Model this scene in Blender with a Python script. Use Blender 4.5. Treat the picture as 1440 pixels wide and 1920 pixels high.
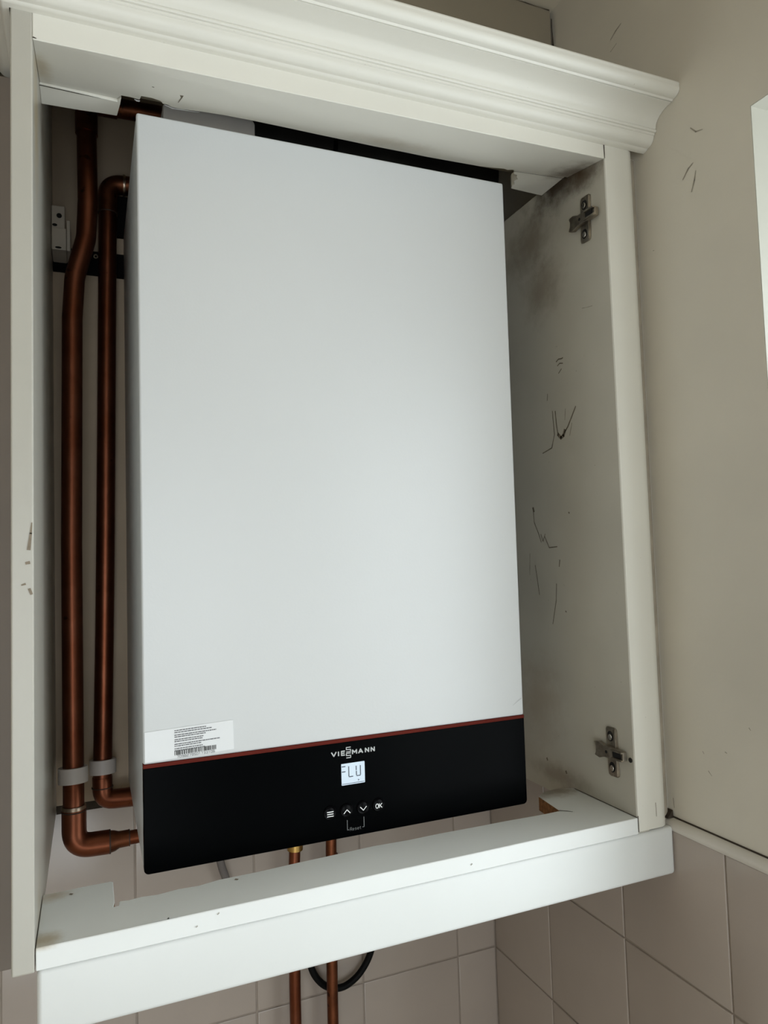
import bpy, bmesh, math, random
from mathutils import Vector, Matrix

for o in list(bpy.data.objects):
    bpy.data.objects.remove(o, do_unlink=True)
SC = bpy.context.scene
COL = SC.collection
ZO = 1.45            # height of the boiler's underside above the room floor


def V(x, y, z):
    return Vector((x, y, z + ZO))


# ------------------------------------------------------------------ camera
cam_d = bpy.data.cameras.new('camera')
cam = bpy.data.objects.new('camera', cam_d)
COL.objects.link(cam)
cam_d.sensor_fit = 'VERTICAL'
cam_d.sensor_height = 36.0
cam_d.lens = 36.0 * 1344.53 / 1920.0
cam_d.clip_start = 0.02
YAW, PITCH, ROLL = -0.39187, 0.05539, 0.03192
M = Matrix.Rotation(YAW, 3, 'Z') @ Matrix.Rotation(PITCH, 3, 'X') @ Matrix.Rotation(ROLL, 3, 'Y')
rt, fw, up = M.col[0], M.col[1], M.col[2]
m4 = Matrix(((rt.x, up.x, -fw.x, 0), (rt.y, up.y, -fw.y, 0), (rt.z, up.z, -fw.z, 0), (0, 0, 0, 1)))
m4.translation = V(-0.04397, -0.687, 0.28041)
cam.matrix_world = m4
SC.camera = cam

# ------------------------------------------------------------------ exposure, sky, daylight
SC.view_settings.view_transform = 'Standard'
SC.view_settings.look = 'None'
SC.view_settings.gamma = 1.0
SC.view_settings.exposure = -0.31
SC.view_settings.use_curve_mapping = False

w = bpy.data.worlds.new('overcast_sky')
SC.world = w
w.use_nodes = True
bg = w.node_tree.nodes['Background']
bg.inputs[0].default_value = (0.86, 0.93, 1.0, 1)
bg.inputs[1].default_value = 1.6

# room extents (local coordinates: x right, y into the wall, z above the boiler's underside)
XW, YB = 0.536, 0.3145         # painted right wall, back wall surface
XL, YF = -1.7, -1.95            # left wall, wall behind the camera
ZC, ZF = 0.9965, -ZO           # ceiling, floor
WY0, WY1, WZ0, WZ1 = -1.45, -0.2185, -0.50, 0.689    # window in the right wall
FX0, FX1, FZ0, FZ1 = -1.05, 0.20, -1.10, 0.50        # window behind the camera


def area(name, loc, rot, sx, sy, power, colr):
    l = bpy.data.lights.new(name, 'AREA')
    l.shape = 'RECTANGLE'
    l.size, l.size_y = sx, sy
    l.energy = power
    l.color = colr
    o = bpy.data.objects.new(name, l)
    o.location = loc
    o.rotation_euler = rot
    COL.objects.link(o)
    return o


area('daylight_side_window', V(XW + 0.36, (WY0 + WY1) / 2, (WZ0 + WZ1) / 2), (0, math.radians(90), 0),
     WZ1 - WZ0 + 0.3, WY1 - WY0 + 0.3, 32.0, (0.89, 0.97, 1.0))
area('daylight_rear_window', V((FX0 + FX1) / 2, YF - 0.36, (FZ0 + FZ1) / 2), (math.radians(90), 0, 0),
     FX1 - FX0 + 0.3, FZ1 - FZ0 + 0.3, 37.0, (0.91, 0.97, 1.0))

# ------------------------------------------------------------------ materials
MATS = {}


def nodes_of(name):
    m = bpy.data.materials.new(name)
    m.use_nodes = True
    nt = m.node_tree
    return m, nt, nt.nodes, nt.links, nt.nodes['Principled BSDF']


def surface(name, col, rough=0.5, metal=0.0, var=0.06, vscale=6.0, bump=0.0, bscale=60.0, spec=0.5,
            col2=None, stains=(), noise_detail=4.0, coat=0.0, speck=None, aniso=None):
    """procedural material: base colour with large soft variation, optional bump, stains given as ellipsoids
    (centre, radii, colour, strength) in the object's own coordinates"""
    m, nt, N, L, B = nodes_of(name)
    tc = N.new('ShaderNodeTexCoord')
    src = tc.outputs['Object']
    if aniso:
        mp = N.new('ShaderNodeMapping')
        mp.inputs['Scale'].default_value = aniso
        L.new(src, mp.inputs['Vector'])
        nsrc = mp.outputs['Vector']
    else:
        nsrc = src
    n1 = N.new('ShaderNodeTexNoise')
    n1.inputs['Scale'].default_value = vscale
    n1.inputs['Detail'].default_value = noise_detail
    L.new(nsrc, n1.inputs['Vector'])
    mr = N.new('ShaderNodeMapRange')
    mr.inputs['From Min'].default_value = 0.3
    mr.inputs['From Max'].default_value = 0.7
    L.new(n1.outputs['Fac'], mr.inputs['Value'])
    mix = N.new('ShaderNodeMix')
    mix.data_type = 'RGBA'
    L.new(mr.outputs['Result'], mix.inputs['Factor'])
    c2 = col2 if col2 else tuple(c * (1 - var) for c in col)
    mix.inputs['A'].default_value = (*col, 1)
    mix.inputs['B'].default_value = (*c2, 1)
    out = mix.outputs['Result']
    for (c, r, scol, st) in stains:
        sub = N.new('ShaderNodeVectorMath'); sub.operation = 'SUBTRACT'
        L.new(src, sub.inputs[0]); sub.inputs[1].default_value = c
        div = N.new('ShaderNodeVectorMath'); div.operation = 'DIVIDE'
        L.new(sub.outputs[0], div.inputs[0]); div.inputs[1].default_value = r
        ln = N.new('ShaderNodeVectorMath'); ln.operation = 'LENGTH'
        L.new(div.outputs[0], ln.inputs[0])
        nn = N.new('ShaderNodeTexNoise')
        nn.inputs['Scale'].default_value = 45.0
        nn.inputs['Detail'].default_value = 5.0
        nn.inputs['Roughness'].default_value = 0.65
        L.new(src, nn.inputs['Vector'])
        ad = N.new('ShaderNodeMath'); ad.operation = 'MULTIPLY_ADD'
        L.new(nn.outputs['Fac'], ad.inputs[0]); ad.inputs[1].default_value = 1.1
        L.new(ln.outputs['Value'], ad.inputs[2])
        m2 = N.new('ShaderNodeMapRange'); m2.interpolation_type = 'SMOOTHSTEP'
        m2.inputs['From Min'].default_value = 1.5
        m2.inputs['From Max'].default_value = 0.55
        m2.inputs['To Min'].default_value = 0.0
        m2.inputs['To Max'].default_value = st
        L.new(ad.outputs['Value'], m2.inputs['Value'])
        mx = N.new('ShaderNodeMix'); mx.data_type = 'RGBA'
        L.new(m2.outputs['Result'], mx.inputs['Factor'])
        L.new(out, mx.inputs['A'])
        mx.inputs['B'].default_value = (*scol, 1)
        out = mx.outputs['Result']
    if speck:
        sc, thr, scol, st = speck
        nn = N.new('ShaderNodeTexNoise')
        nn.inputs['Scale'].default_value = sc
        nn.inputs['Detail'].default_value = 3.0
        L.new(src, nn.inputs['Vector'])
        m2 = N.new('ShaderNodeMapRange')
        m2.inputs['From Min'].default_value = thr
        m2.inputs['From Max'].default_value = thr + 0.06
        m2.inputs['To Max'].default_value = st
        L.new(nn.outputs['Fac'], m2.inputs['Value'])
        mx = N.new('ShaderNodeMix'); mx.data_type = 'RGBA'
        L.new(m2.outputs['Result'], mx.inputs['Factor'])
        L.new(out, mx.inputs['A'])
        mx.inputs['B'].default_value = (*scol, 1)
        out = mx.outputs['Result']
    L.new(out, B.inputs['Base Color'])
    B.inputs['Roughness'].default_value = rough
    B.inputs['Metallic'].default_value = metal
    B.inputs['Specular IOR Level'].default_value = spec
    if coat:
        B.inputs['Coat Weight'].default_value = coat
        B.inputs['Coat Roughness'].default_value = 0.15
    if bump:
        nb = N.new('ShaderNodeTexNoise')
        nb.inputs['Scale'].default_value = bscale
        nb.inputs['Detail'].default_value = 3.0
        L.new(nsrc, nb.inputs['Vector'])
        bp = N.new('ShaderNodeBump')
        bp.inputs['Strength'].default_value = bump
        bp.inputs['Distance'].default_value = 0.001
        L.new(nb.outputs['Fac'], bp.inputs['Height'])
        L.new(bp.outputs['Normal'], B.inputs['Normal'])
    MATS[name] = m
    return m


CAB = Vector((0.2, 0.1, -0.07))          # base of the cabinet, local


def cs(x, y, z):                          # stain centre on a cabinet part
    return (x - CAB.x, y - CAB.y, z - CAB.z)


PAINT = (0.75, 0.732, 0.66)
BROWN = (0.10, 0.065, 0.03)
TAN = (0.42, 0.33, 0.19)
surface('pelmet_paint', (0.745, 0.76, 0.745), 0.40, var=0.04, bump=0.12, bscale=90, speck=(200, 0.76, (0.45, 0.42, 0.36), 0.3))
surface('cabinet_paint', PAINT, 0.42, var=0.05, bump=0.12, bscale=90, speck=(240, 0.74, (0.3, 0.26, 0.2), 0.35))
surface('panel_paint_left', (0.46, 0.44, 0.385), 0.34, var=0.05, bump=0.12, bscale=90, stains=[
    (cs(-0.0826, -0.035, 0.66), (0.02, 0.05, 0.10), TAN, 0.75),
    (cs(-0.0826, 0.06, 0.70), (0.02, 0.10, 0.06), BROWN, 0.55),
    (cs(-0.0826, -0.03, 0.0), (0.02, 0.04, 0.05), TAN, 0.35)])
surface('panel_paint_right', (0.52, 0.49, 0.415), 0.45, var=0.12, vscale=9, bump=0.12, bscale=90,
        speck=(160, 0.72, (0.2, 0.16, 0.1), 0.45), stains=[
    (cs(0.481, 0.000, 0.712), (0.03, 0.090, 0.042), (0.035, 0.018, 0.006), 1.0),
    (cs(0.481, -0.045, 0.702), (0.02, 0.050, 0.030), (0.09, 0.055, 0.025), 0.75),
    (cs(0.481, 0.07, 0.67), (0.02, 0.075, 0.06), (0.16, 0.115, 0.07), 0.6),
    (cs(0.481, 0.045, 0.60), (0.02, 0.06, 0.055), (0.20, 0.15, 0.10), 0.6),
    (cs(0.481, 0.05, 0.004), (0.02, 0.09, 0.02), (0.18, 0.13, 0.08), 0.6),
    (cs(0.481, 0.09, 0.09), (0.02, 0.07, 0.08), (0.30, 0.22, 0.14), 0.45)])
surface('base_paint', (0.80, 0.815, 0.80), 0.42, var=0.05, bump=0.12, bscale=90, stains=[
    (cs(-0.080, -0.070, -0.004), (0.022, 0.020, 0.005), TAN, 0.8),
    (cs(-0.076, 0.006, -0.004), (0.030, 0.016, 0.02), (0.50, 0.38, 0.24), 0.7),
    (cs(0.455, 0.034, -0.004), (0.06, 0.04, 0.03), (0.22, 0.165, 0.10), 0.85)])
surface('soffit_paint', (0.77, 0.75, 0.675), 0.45, var=0.05, bump=0.15, bscale=70, stains=[
    (cs(0.26, -0.015, 0.713), (0.08, 0.022, 0.03), (0.40, 0.34, 0.25), 0.5),
    (cs(0.475, -0.03, 0.71), (0.035, 0.05, 0.03), (0.12, 0.08, 0.045), 0.75),
    (cs(-0.078, -0.02, 0.71), (0.012, 0.05, 0.03), TAN, 0.6)])
surface('raw_chipboard', (0.30, 0.13, 0.045), 0.9, var=0.5, vscale=220, bump=0.8, bscale=300)
surface('bare_timber', (0.46, 0.36, 0.22), 0.85, var=0.35, vscale=80)
surface('back_board', (0.47, 0.37, 0.265), 0.6, var=0.12, vscale=12)
surface('wall_paint', (0.67, 0.625, 0.535), 0.62, var=0.13, vscale=4, bump=0.25, bscale=110,
        speck=(120, 0.77, (0.3, 0.25, 0.18), 0.35))
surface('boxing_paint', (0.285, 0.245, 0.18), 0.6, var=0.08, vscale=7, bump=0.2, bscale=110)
surface('ceiling_paint', (0.72, 0.65, 0.52), 0.8, var=0.04)
surface('room_wall', (0.56, 0.485, 0.37), 0.7, var=0.04)
surface('reveal_paint', (0.50, 0.49, 0.425), 0.5, var=0.03)
surface('floor_vinyl', (0.62, 0.55, 0.45), 0.5, var=0.2, vscale=14)
surface('tile_glaze', (0.42, 0.36, 0.315), 0.22, var=0.07, vscale=9, bump=0.10, bscale=25)
surface('grout', (0.34, 0.285, 0.24), 0.9, var=0.2, vscale=60)
surface('tile_bead', (0.64, 0.60, 0.54), 0.35, var=0.08, vscale=20)
surface('boiler_white', (0.64, 0.652, 0.652), 0.38, var=0.015, bump=0.06, bscale=420)
surface('panel_black', (0.0016, 0.0019, 0.0022), 0.25, var=0.1, spec=0.02)
surface('button_black', (0.002, 0.002, 0.0025), 0.3, var=0.1, spec=0.06)
surface('accent_copper', (0.12, 0.018, 0.012), 0.6, spec=0.05, metal=0.0, var=0.15, vscale=30)
surface('print_grey', (0.52, 0.53, 0.53), 0.5, var=0.02)
surface('print_white', (0.85, 0.86, 0.86), 0.5, var=0.02)
surface('print_dim', (0.22, 0.23, 0.235), 0.5, var=0.02)
surface('sticker_paper', (0.74, 0.75, 0.755), 0.45, var=0.02)
surface('print_black', (0.02, 0.02, 0.02), 0.6, var=0.05)
surface('print_text', (0.16, 0.16, 0.17), 0.6, var=0.25, vscale=900)
surface('lcd_segment', (0.02, 0.03, 0.04), 0.5, var=0.05)
surface('copper', (0.215, 0.076, 0.042), 0.38, metal=1.0, var=0.3, vscale=26, col2=(0.15, 0.045, 0.021), bump=0.1, bscale=70,
        speck=(60, 0.70, (0.05, 0.022, 0.012), 0.75))
surface('copper_aged', (0.25, 0.088, 0.042), 0.42, metal=1.0, var=0.5, vscale=40, col2=(0.10, 0.036, 0.018), bump=0.2, bscale=90,
        speck=(75, 0.62, (0.04, 0.02, 0.012), 0.8))
surface('solder', (0.45, 0.36, 0.28), 0.32, metal=1.0, var=0.3, vscale=120, bump=0.4, bscale=200)
surface('joint_dark', (0.05, 0.024, 0.014), 0.6, var=0.4, vscale=90)
surface('brass', (0.50, 0.32, 0.10), 0.38, metal=1.0, var=0.3, vscale=60)
surface('clip_plastic', (0.62, 0.575, 0.55), 0.45, var=0.04)
surface('bracket_plastic', (0.55, 0.49, 0.41), 0.5, var=0.1, vscale=40)
surface('black_steel_and_void', (0.004, 0.004, 0.004), 0.8, var=0.2, spec=0.1)
surface('hole_dark', (0.006, 0.005, 0.004), 0.9, var=0.1)
surface('hinge_steel', (0.50, 0.44, 0.36), 0.36, metal=1.0, var=0.55, vscale=110, bump=0.2, bscale=200)
surface('hinge_screw', (0.62, 0.58, 0.52), 0.25, metal=1.0, var=0.2, vscale=200)
surface('flue_white', (0.80, 0.765, 0.735), 0.5, var=0.04)
surface('flue_dark', (0.045, 0.042, 0.038), 0.45, metal=0.2, var=0.35, vscale=9)
surface('cable_black', (0.003, 0.003, 0.003), 0.6, var=0.1, spec=0.12)
surface('hose_grey', (0.17, 0.152, 0.142), 0.9, var=0.06, spec=0.1)
surface('scuff', (0.20, 0.165, 0.12), 0.8, var=0.4, vscale=200)
surface('chip_mark', (0.27, 0.22, 0.16), 0.8, var=0.3, vscale=200)
surface('old_filler', (0.40, 0.35, 0.275), 0.8, var=0.3, vscale=30)
surface('wall_scuff', (0.38, 0.34, 0.27), 0.8, var=0.4, vscale=200)
surface('speck_grey', (0.42, 0.40, 0.35), 0.8, var=0.3, vscale=200)
surface('gap_dirt_shade', (0.05, 0.035, 0.022), 0.9, var=0.5, vscale=90)  # dirt in cracks and gaps, also the painted shadow under the back board
surface('window_frame', (0.80, 0.81, 0.80), 0.35, var=0.02)

m, nt, N, L, B = nodes_of('window_glass')
tr = N.new('ShaderNodeBsdfTransparent')
gl = N.new('ShaderNodeBsdfGlossy'); gl.inputs['Roughness'].default_value = 0.02
mx = N.new('ShaderNodeMixShader'); mx.inputs[0].default_value = 0.06
L.new(tr.outputs[0], mx.inputs[1]); L.new(gl.outputs[0], mx.inputs[2])
L.new(mx.outputs[0], N['Material Output'].inputs['Surface'])
MATS['window_glass'] = m

m, nt, N, L, B = nodes_of('lcd_backlit')
tc = N.new('ShaderNodeTexCoord')
no = N.new('ShaderNodeTexNoise'); no.inputs['Scale'].default_value = 60.0
L.new(tc.outputs['Object'], no.inputs['Vector'])
rp = N.new('ShaderNodeMix'); rp.data_type = 'RGBA'
rp.inputs['A'].default_value = (0.62, 0.78, 0.92, 1); rp.inputs['B'].default_value = (0.70, 0.84, 0.95, 1)
L.new(no.outputs['Fac'], rp.inputs['Factor'])
L.new(rp.outputs['Result'], B.inputs['Emission Color'])
B.inputs['Emission Strength'].default_value = 0.62
B.inputs['Base Color'].default_value = (0.35, 0.4, 0.45, 1)
B.inputs['Roughness'].default_value = 0.3
MATS['lcd_backlit'] = m

# ------------------------------------------------------------------ geometry helpers


class Geo:
    """collects verts and faces in local coordinates"""

    def __init__(self):
        self.v, self.f, self.mi = [], [], []

    def add(self, verts, faces, mi=0):
        b = len(self.v)
        self.v += [tuple(p) for p in verts]
        self.f += [tuple(i + b for i in f) for f in faces]
        self.mi += [mi] * len(faces)
        return self

    def box(self, x0, x1, y0, y1, z0, z1, mi=0):
        vs = [(x, y, z) for z in (z0, z1) for y in (y0, y1) for x in (x0, x1)]
        fs = [(0, 2, 3, 1), (4, 5, 7, 6), (0, 1, 5, 4), (2, 6, 7, 3), (0, 4, 6, 2), (1, 3, 7, 5)]
        return self.add(vs, fs, mi)

    def hexa(self, bottom, top, mi=0):
        """bottom and top: four points each, counter-clockwise from above"""
        vs = list(bottom) + list(top)
        fs = [(3, 2, 1, 0), (4, 5, 6, 7)] + [(i, (i + 1) % 4, (i + 1) % 4 + 4, i + 4) for i in range(4)]
        return self.add(vs, fs, mi)

    def prism(self, pts, lo, hi, mi=0, side_mi=None):
        """polygon pts (x, y) counter-clockwise; lo and hi are z values or functions of (x, y)"""
        n = len(pts)
        fl = lo if callable(lo) else (lambda x, y: lo)
        fh = hi if callable(hi) else (lambda x, y: hi)
        vs = [(x, y, fl(x, y)) for x, y in pts] + [(x, y, fh(x, y)) for x, y in pts]
        self.add(vs, [tuple(range(n - 1, -1, -1)), tuple(range(n, 2 * n))], mi)
        b = len(self.v) - 2 * n
        for i in range(n):
            j = (i + 1) % n
            self.f.append((b + i, b + j, b + n + j, b + n + i))
            self.mi.append(mi if side_mi is None else (side_mi(i) if callable(side_mi) else side_mi))
        return self

    def tube(self, path, r, seg=20, caps=True, mi=0, r_list=None):
        P = [Vector(p) for p in path]
        n = len(P)
        T = []
        for i in range(n):
            a = P[max(i - 1, 0)]; c = P[min(i + 1, n - 1)]
            T.append((c - a).normalized())
        ref = Vector((0, 1, 0)) if abs(T[0].y) < 0.9 else Vector((1, 0, 0))
        nrm = (ref - T[0] * ref.dot(T[0])).normalized()
        base = len(self.v)
        for i in range(n):
            nrm = (nrm - T[i] * nrm.dot(T[i])).normalized()
            bn = T[i].cross(nrm)
            rr = r_list[i] if r_list else r
            for k in range(seg):
                a = 2 * math.pi * k / seg
                self.v.append(tuple(P[i] + nrm * (rr * math.cos(a)) + bn * (rr * math.sin(a))))
        for i in range(n - 1):
            for k in range(seg):
                k2 = (k + 1) % seg
                self.f.append((base + i * seg + k, base + i * seg + k2, base + (i + 1) * seg + k2, base + (i + 1) * seg + k))
                self.mi.append(mi)
        if caps:
            self.f.append(tuple(base + k for k in range(seg - 1, -1, -1))); self.mi.append(mi)
            self.f.append(tuple(base + (n - 1) * seg + k for k in range(seg))); self.mi.append(mi)
        return self

    def ring(self, c, axis, r_in, r_out, h, seg=28, mi=0):
        """hollow collar centred at c along axis"""
        a = Vector(axis).normalized()
        ref = Vector((0, 0, 1)) if abs(a.z) < 0.9 else Vector((1, 0, 0))
        u = (ref - a * ref.dot(a)).normalized(); w_ = a.cross(u)
        c = Vector(c)
        prof = [(r_in, -h / 2), (r_out * 0.97 + r_in * 0.03, -h / 2), (r_out, -h / 2 + h * 0.12), (r_out, h / 2 - h * 0.12),
                (r_out * 0.97 + r_in * 0.03, h / 2), (r_in, h / 2)]
        n = len(prof); b = len(self.v)
        for k in range(seg):
            t = 2 * math.pi * k / seg
            d = u * math.cos(t) + w_ * math.sin(t)
            for (r, z) in prof:
                self.v.append(tuple(c + d * r + a * z))
        for k in range(seg):
            k2 = (k + 1) % seg
            for j in range(n):
                j2 = (j + 1) % n
                self.f.append((b + k * n + j, b + k2 * n + j, b + k2 * n + j2, b + k * n + j2)); self.mi.append(mi)
        return self

    def ribbon(self, pts, width, frame, off=0.0, mi=0, wl=None):
        """flat stroke: pts (u, v) mapped by frame(u, v, off) -> point; one quad for each segment, ends extended"""
        for i in range(len(pts) - 1):
            a = Vector(pts[i]); b_ = Vector(pts[i + 1])
            d = b_ - a
            if d.length < 1e-9:
                continue
            d.normalize(); nn = Vector((-d.y, d.x))
            w0 = (wl[i] if wl else width) / 2; w1 = (wl[i + 1] if wl else width) / 2
            e0 = d * (w0 * 0.5); e1 = d * (w1 * 0.5)
            q = [a - e0 - nn * w0, b_ + e1 - nn * w1, b_ + e1 + nn * w1, a - e0 + nn * w0]
            self.add([frame(p.x, p.y, off) for p in q], [(0, 1, 2, 3)], mi)
        return self


def fillet(pts, r, n=8):
    """round the corners of a polyline"""
    P = [Vector(p) for p in pts]
    out = [P[0]]
    for i in range(1, len(P) - 1):
        a = (P[i - 1] - P[i]).normalized(); b = (P[i + 1] - P[i]).normalized()
        ang = a.angle(b)
        if abs(math.pi - ang) < 0.02:
            out.append(P[i]); continue
        rr = r[i - 1] if isinstance(r, (list, tuple)) else r
        t = rr / math.tan(ang / 2)
        t = min(t, (P[i - 1] - P[i]).length * 0.49, (P[i + 1] - P[i]).length * 0.49)
        p0 = P[i] + a * t; p1 = P[i] + b * t
        for k in range(n + 1):
            s = k / n
            out.append((p0 * (1 - s) ** 2) + P[i] * (2 * s * (1 - s)) + p1 * (s ** 2))
    out.append(P[-1])
    return out


def smooth_path(pts, n=6):
    """Catmull-Rom through points"""
    P = [Vector(p) for p in pts]
    P = [P[0] * 2 - P[1]] + P + [P[-1] * 2 - P[-2]]
    out = []
    for i in range(1, len(P) - 2):
        for k in range(n):
            t = k / n
            a, b, c, d = P[i - 1], P[i], P[i + 1], P[i + 2]
            out.append(0.5 * ((2 * b) + (c - a) * t + (2 * a - 5 * b + 4 * c - d) * t * t + (3 * b - a - 3 * c + d) * t ** 3))
    out.append(P[-2])
    return out


def tag(o, label=None, cat=None, group=None, kind=None):
    if label: o['label'] = label
    if cat: o['category'] = cat
    if group: o['group'] = group
    if kind: o['kind'] = kind
    return o


ORIG = {}


def empty(name, loc, label=None, cat=None, group=None, kind=None):
    o = bpy.data.objects.new(name, None)
    o.empty_display_size = 0.05
    o.location = V(*loc)
    COL.objects.link(o)
    ORIG[o.name] = Vector(loc)
    return tag(o, label, cat, group, kind)


def origin_of(o):
    while o.parent:
        o = o.parent
    return ORIG[o.name]


def build(name, geo, mats, parent=None, origin=None, bevel=0.0, bseg=2, smooth=False, bangle=30, auto=None):
    """links one mesh object; geometry given in local coordinates"""
    if isinstance(mats, str):
        mats = [mats]
    if parent is not None:
        org = origin_of(parent)
    elif origin is not None:
        org = Vector(origin)
    else:
        xs = [p[0] for p in geo.v]; ys = [p[1] for p in geo.v]; zs = [p[2] for p in geo.v]
        org = Vector(((min(xs) + max(xs)) / 2, (min(ys) + max(ys)) / 2, min(zs)))
    me = bpy.data.meshes.new(name)
    me.from_pydata([(p[0] - org.x, p[1] - org.y, p[2] - org.z) for p in geo.v], [], geo.f)
    for k in mats:
        me.materials.append(MATS[k])
    for p, i in zip(me.polygons, geo.mi):
        p.material_index = i
    bm = bmesh.new(); bm.from_mesh(me)
    if bevel > 0:
        bmesh.ops.remove_doubles(bm, verts=bm.verts, dist=1e-6)
        bmesh.ops.recalc_face_normals(bm, faces=bm.faces)
        es = [e for e in bm.edges if len(e.link_faces) == 2 and e.calc_face_angle(0) > math.radians(bangle)]
        bmesh.ops.bevel(bm, geom=es, offset=bevel, segments=bseg, affect='EDGES', clamp_overlap=True, profile=0.5)
    else:
        bmesh.ops.recalc_face_normals(bm, faces=bm.faces)
    bm.to_mesh(me); bm.free()
    if smooth:
        for p in me.polygons:
            p.use_smooth = True
        ang = math.radians(auto if auto else 40)
        try:
            me.set_sharp_from_angle(angle=ang)
        except Exception:
            pass
    o = bpy.data.objects.new(name, me)
    COL.objects.link(o)
    if parent is not None:
        o.parent = parent
    else:
        o.location = V(*org)
        ORIG[o.name] = org
    return o


def copy_part(src, parent, shift):
    c = src.copy()
    COL.objects.link(c)
    c.parent = parent
    c.location = src.location + Vector(shift)
    return c


rnd = random.Random(7)

# ------------------------------------------------------------------ the room
TH = 0.30
g = Geo().box(XL - 0.1, XW + TH, YF - TH, YB + 0.15, ZF - 0.1, ZF)
tag(build('floor', g, 'floor_vinyl'), 'beige vinyl kitchen floor', kind='structure')
g = Geo().box(XL - 0.1, XW + TH, YF - TH, YB + 0.15, ZC, ZC + 0.1)
tag(build('ceiling', g, 'ceiling_paint'), 'plain painted kitchen ceiling', kind='structure')
g = Geo().box(XL - 0.1, XW + TH, YB, YB + 0.15, ZF, ZC)
wall_back = tag(build('wall_back', g, 'wall_paint', origin=(0, YB, ZF)), 'painted and tiled wall behind the boiler cabinet', kind='structure')
g = Geo().box(XL - 0.1, XL, YF - TH, YB, ZF, ZC)
tag(build('wall_left', g, 'room_wall'), 'plain painted wall on the far left of the kitchen', kind='structure')
g = Geo()
g.box(XW, XW + TH, WY1, YB, ZF, ZC)
g.box(XW, XW + TH, YF - TH, WY0, ZF, ZC)
g.box(XW, XW + TH, WY0, WY1, ZF, WZ0)
g.box(XW, XW + TH, WY0, WY1, WZ1, ZC)
wall_right = tag(build('wall_right', g, 'wall_paint', origin=(XW, 0, ZF)),
                 'scuffed cream painted wall to the right of the cabinet', kind='structure')
g = Geo()
g.box(XL, FX0, YF - TH, YF, ZF, ZC)
g.box(FX1, XW, YF - TH, YF, ZF, ZC)
g.box(FX0, FX1, YF - TH, YF, ZF, FZ0)
g.box(FX0, FX1, YF - TH, YF, FZ1, ZC)
tag(build('wall_front', g, 'room_wall'), 'kitchen wall behind the viewer', kind='structure')


def window(name, label, axis, a0, a1, z0, z1, p0, d):
    """a window set back in a wall: plaster reveal lining, frame, mullion and two panes.  axis 'y': in the right wall"""
    root = empty(name, ((p0, (a0 + a1) / 2, z0) if axis == 'y' else ((a0 + a1) / 2, p0, z0)), label, kind='structure')

    def bx(gg, a, b_, c, e, s0, s1):
        if axis == 'y':
            gg.box(p0 + d * s0 if d > 0 else p0 + d * s1, p0 + d * s1 if d > 0 else p0 + d * s0, a, b_, c, e)
        else:
            gg.box(a, b_, min(p0 + d * s0, p0 + d * s1), max(p0 + d * s0, p0 + d * s1), c, e)
        return gg
    t = 0.0008
    gg = Geo()
    bx(gg, a0, a0 + t, z0, z1, 0.0003, 0.22); bx(gg, a1 - t, a1, z0, z1, 0.0003, 0.22)
    bx(gg, a0 + t, a1 - t, z1 - t, z1, 0.0003, 0.22)
    build('reveal', gg, 'reveal_paint', root)
    gg = bx(Geo(), a0 + t, a1 - t, z0, z0 + 0.02, -0.02, 0.22)
    build('window_sill', gg, 'reveal_paint', root, bevel=0.003)
    fw_ = 0.055
    am = (a0 + a1) / 2
    b0, b1, y0, y1 = a0 + t, a1 - t, z0 + 0.02, z1 - t
    gg = Geo()
    bx(gg, b0, b0 + fw_, y0, y1, 0.215, 0.275); bx(gg, b1 - fw_, b1, y0, y1, 0.215, 0.275)
    bx(gg, b0 + fw_, b1 - fw_, y0, y0 + fw_, 0.215, 0.275); bx(gg, b0 + fw_, b1 - fw_, y1 - fw_, y1, 0.215, 0.275)
    bx(gg, am - 0.03, am + 0.03, y0 + fw_, y1 - fw_, 0.215, 0.275)
    fr = build('window_frame', gg, 'window_frame', root)
    for (q0, q1) in ((b0 + fw_, am - 0.03), (am + 0.03, b1 - fw_)):
        build('pane', bx(Geo(), q0, q1, y0 + fw_, y1 - fw_, 0.240, 0.246), 'window_glass', root)
    return root


window('window_1', 'white window recess in the right wall, at the right edge of the picture', 'y', WY0, WY1, WZ0, WZ1, XW, 1)
window('window_2', 'wide window in the wall behind the viewer', 'x', FX0, FX1, FZ0, FZ1, YF, -1)

# ---- wall tiles, 152 mm square, each one a part of its wall
PITCH_T = 0.1525
ZT = -0.0255                         # top of the tiling
TF = 0.006


def tile_mesh(name, wdt, hgt):
    gg = Geo().box(-wdt / 2, wdt / 2, -TF, 0, -hgt / 2, hgt / 2)
    me = bpy.data.meshes.new(name)
    me.from_pydata(gg.v, [], gg.f)
    bm = bmesh.new(); bm.from_mesh(me)
    bmesh.ops.recalc_face_normals(bm, faces=bm.faces)
    es = [e for e in bm.edges if all(v.co.y < -TF * 0.5 for v in e.verts)]
    bmesh.ops.bevel(bm, geom=es, offset=0.0016, segments=3, affect='EDGES', profile=0.5)
    bm.to_mesh(me); bm.free()
    for p in me.polygons:
        p.use_smooth = True
    try:
        me.set_sharp_from_angle(angle=math.radians(50))
    except Exception:
        pass
    me.materials.append(MATS['tile_glaze'])
    return me


TG = 0.0018
full = tile_mesh('tile', PITCH_T - TG, PITCH_T - TG)


def put_tile(me, parent, loc, rotz):
    o = bpy.data.objects.new('tile', me)
    COL.objects.link(o)
    o.parent = parent
    po = ORIG[parent.name]
    o.location = Vector(loc) - po
    j = rnd.uniform
    o.rotation_euler = (j(-.003, .003), j(-.002, .002), rotz + j(-.003, .003))
    return o


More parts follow.
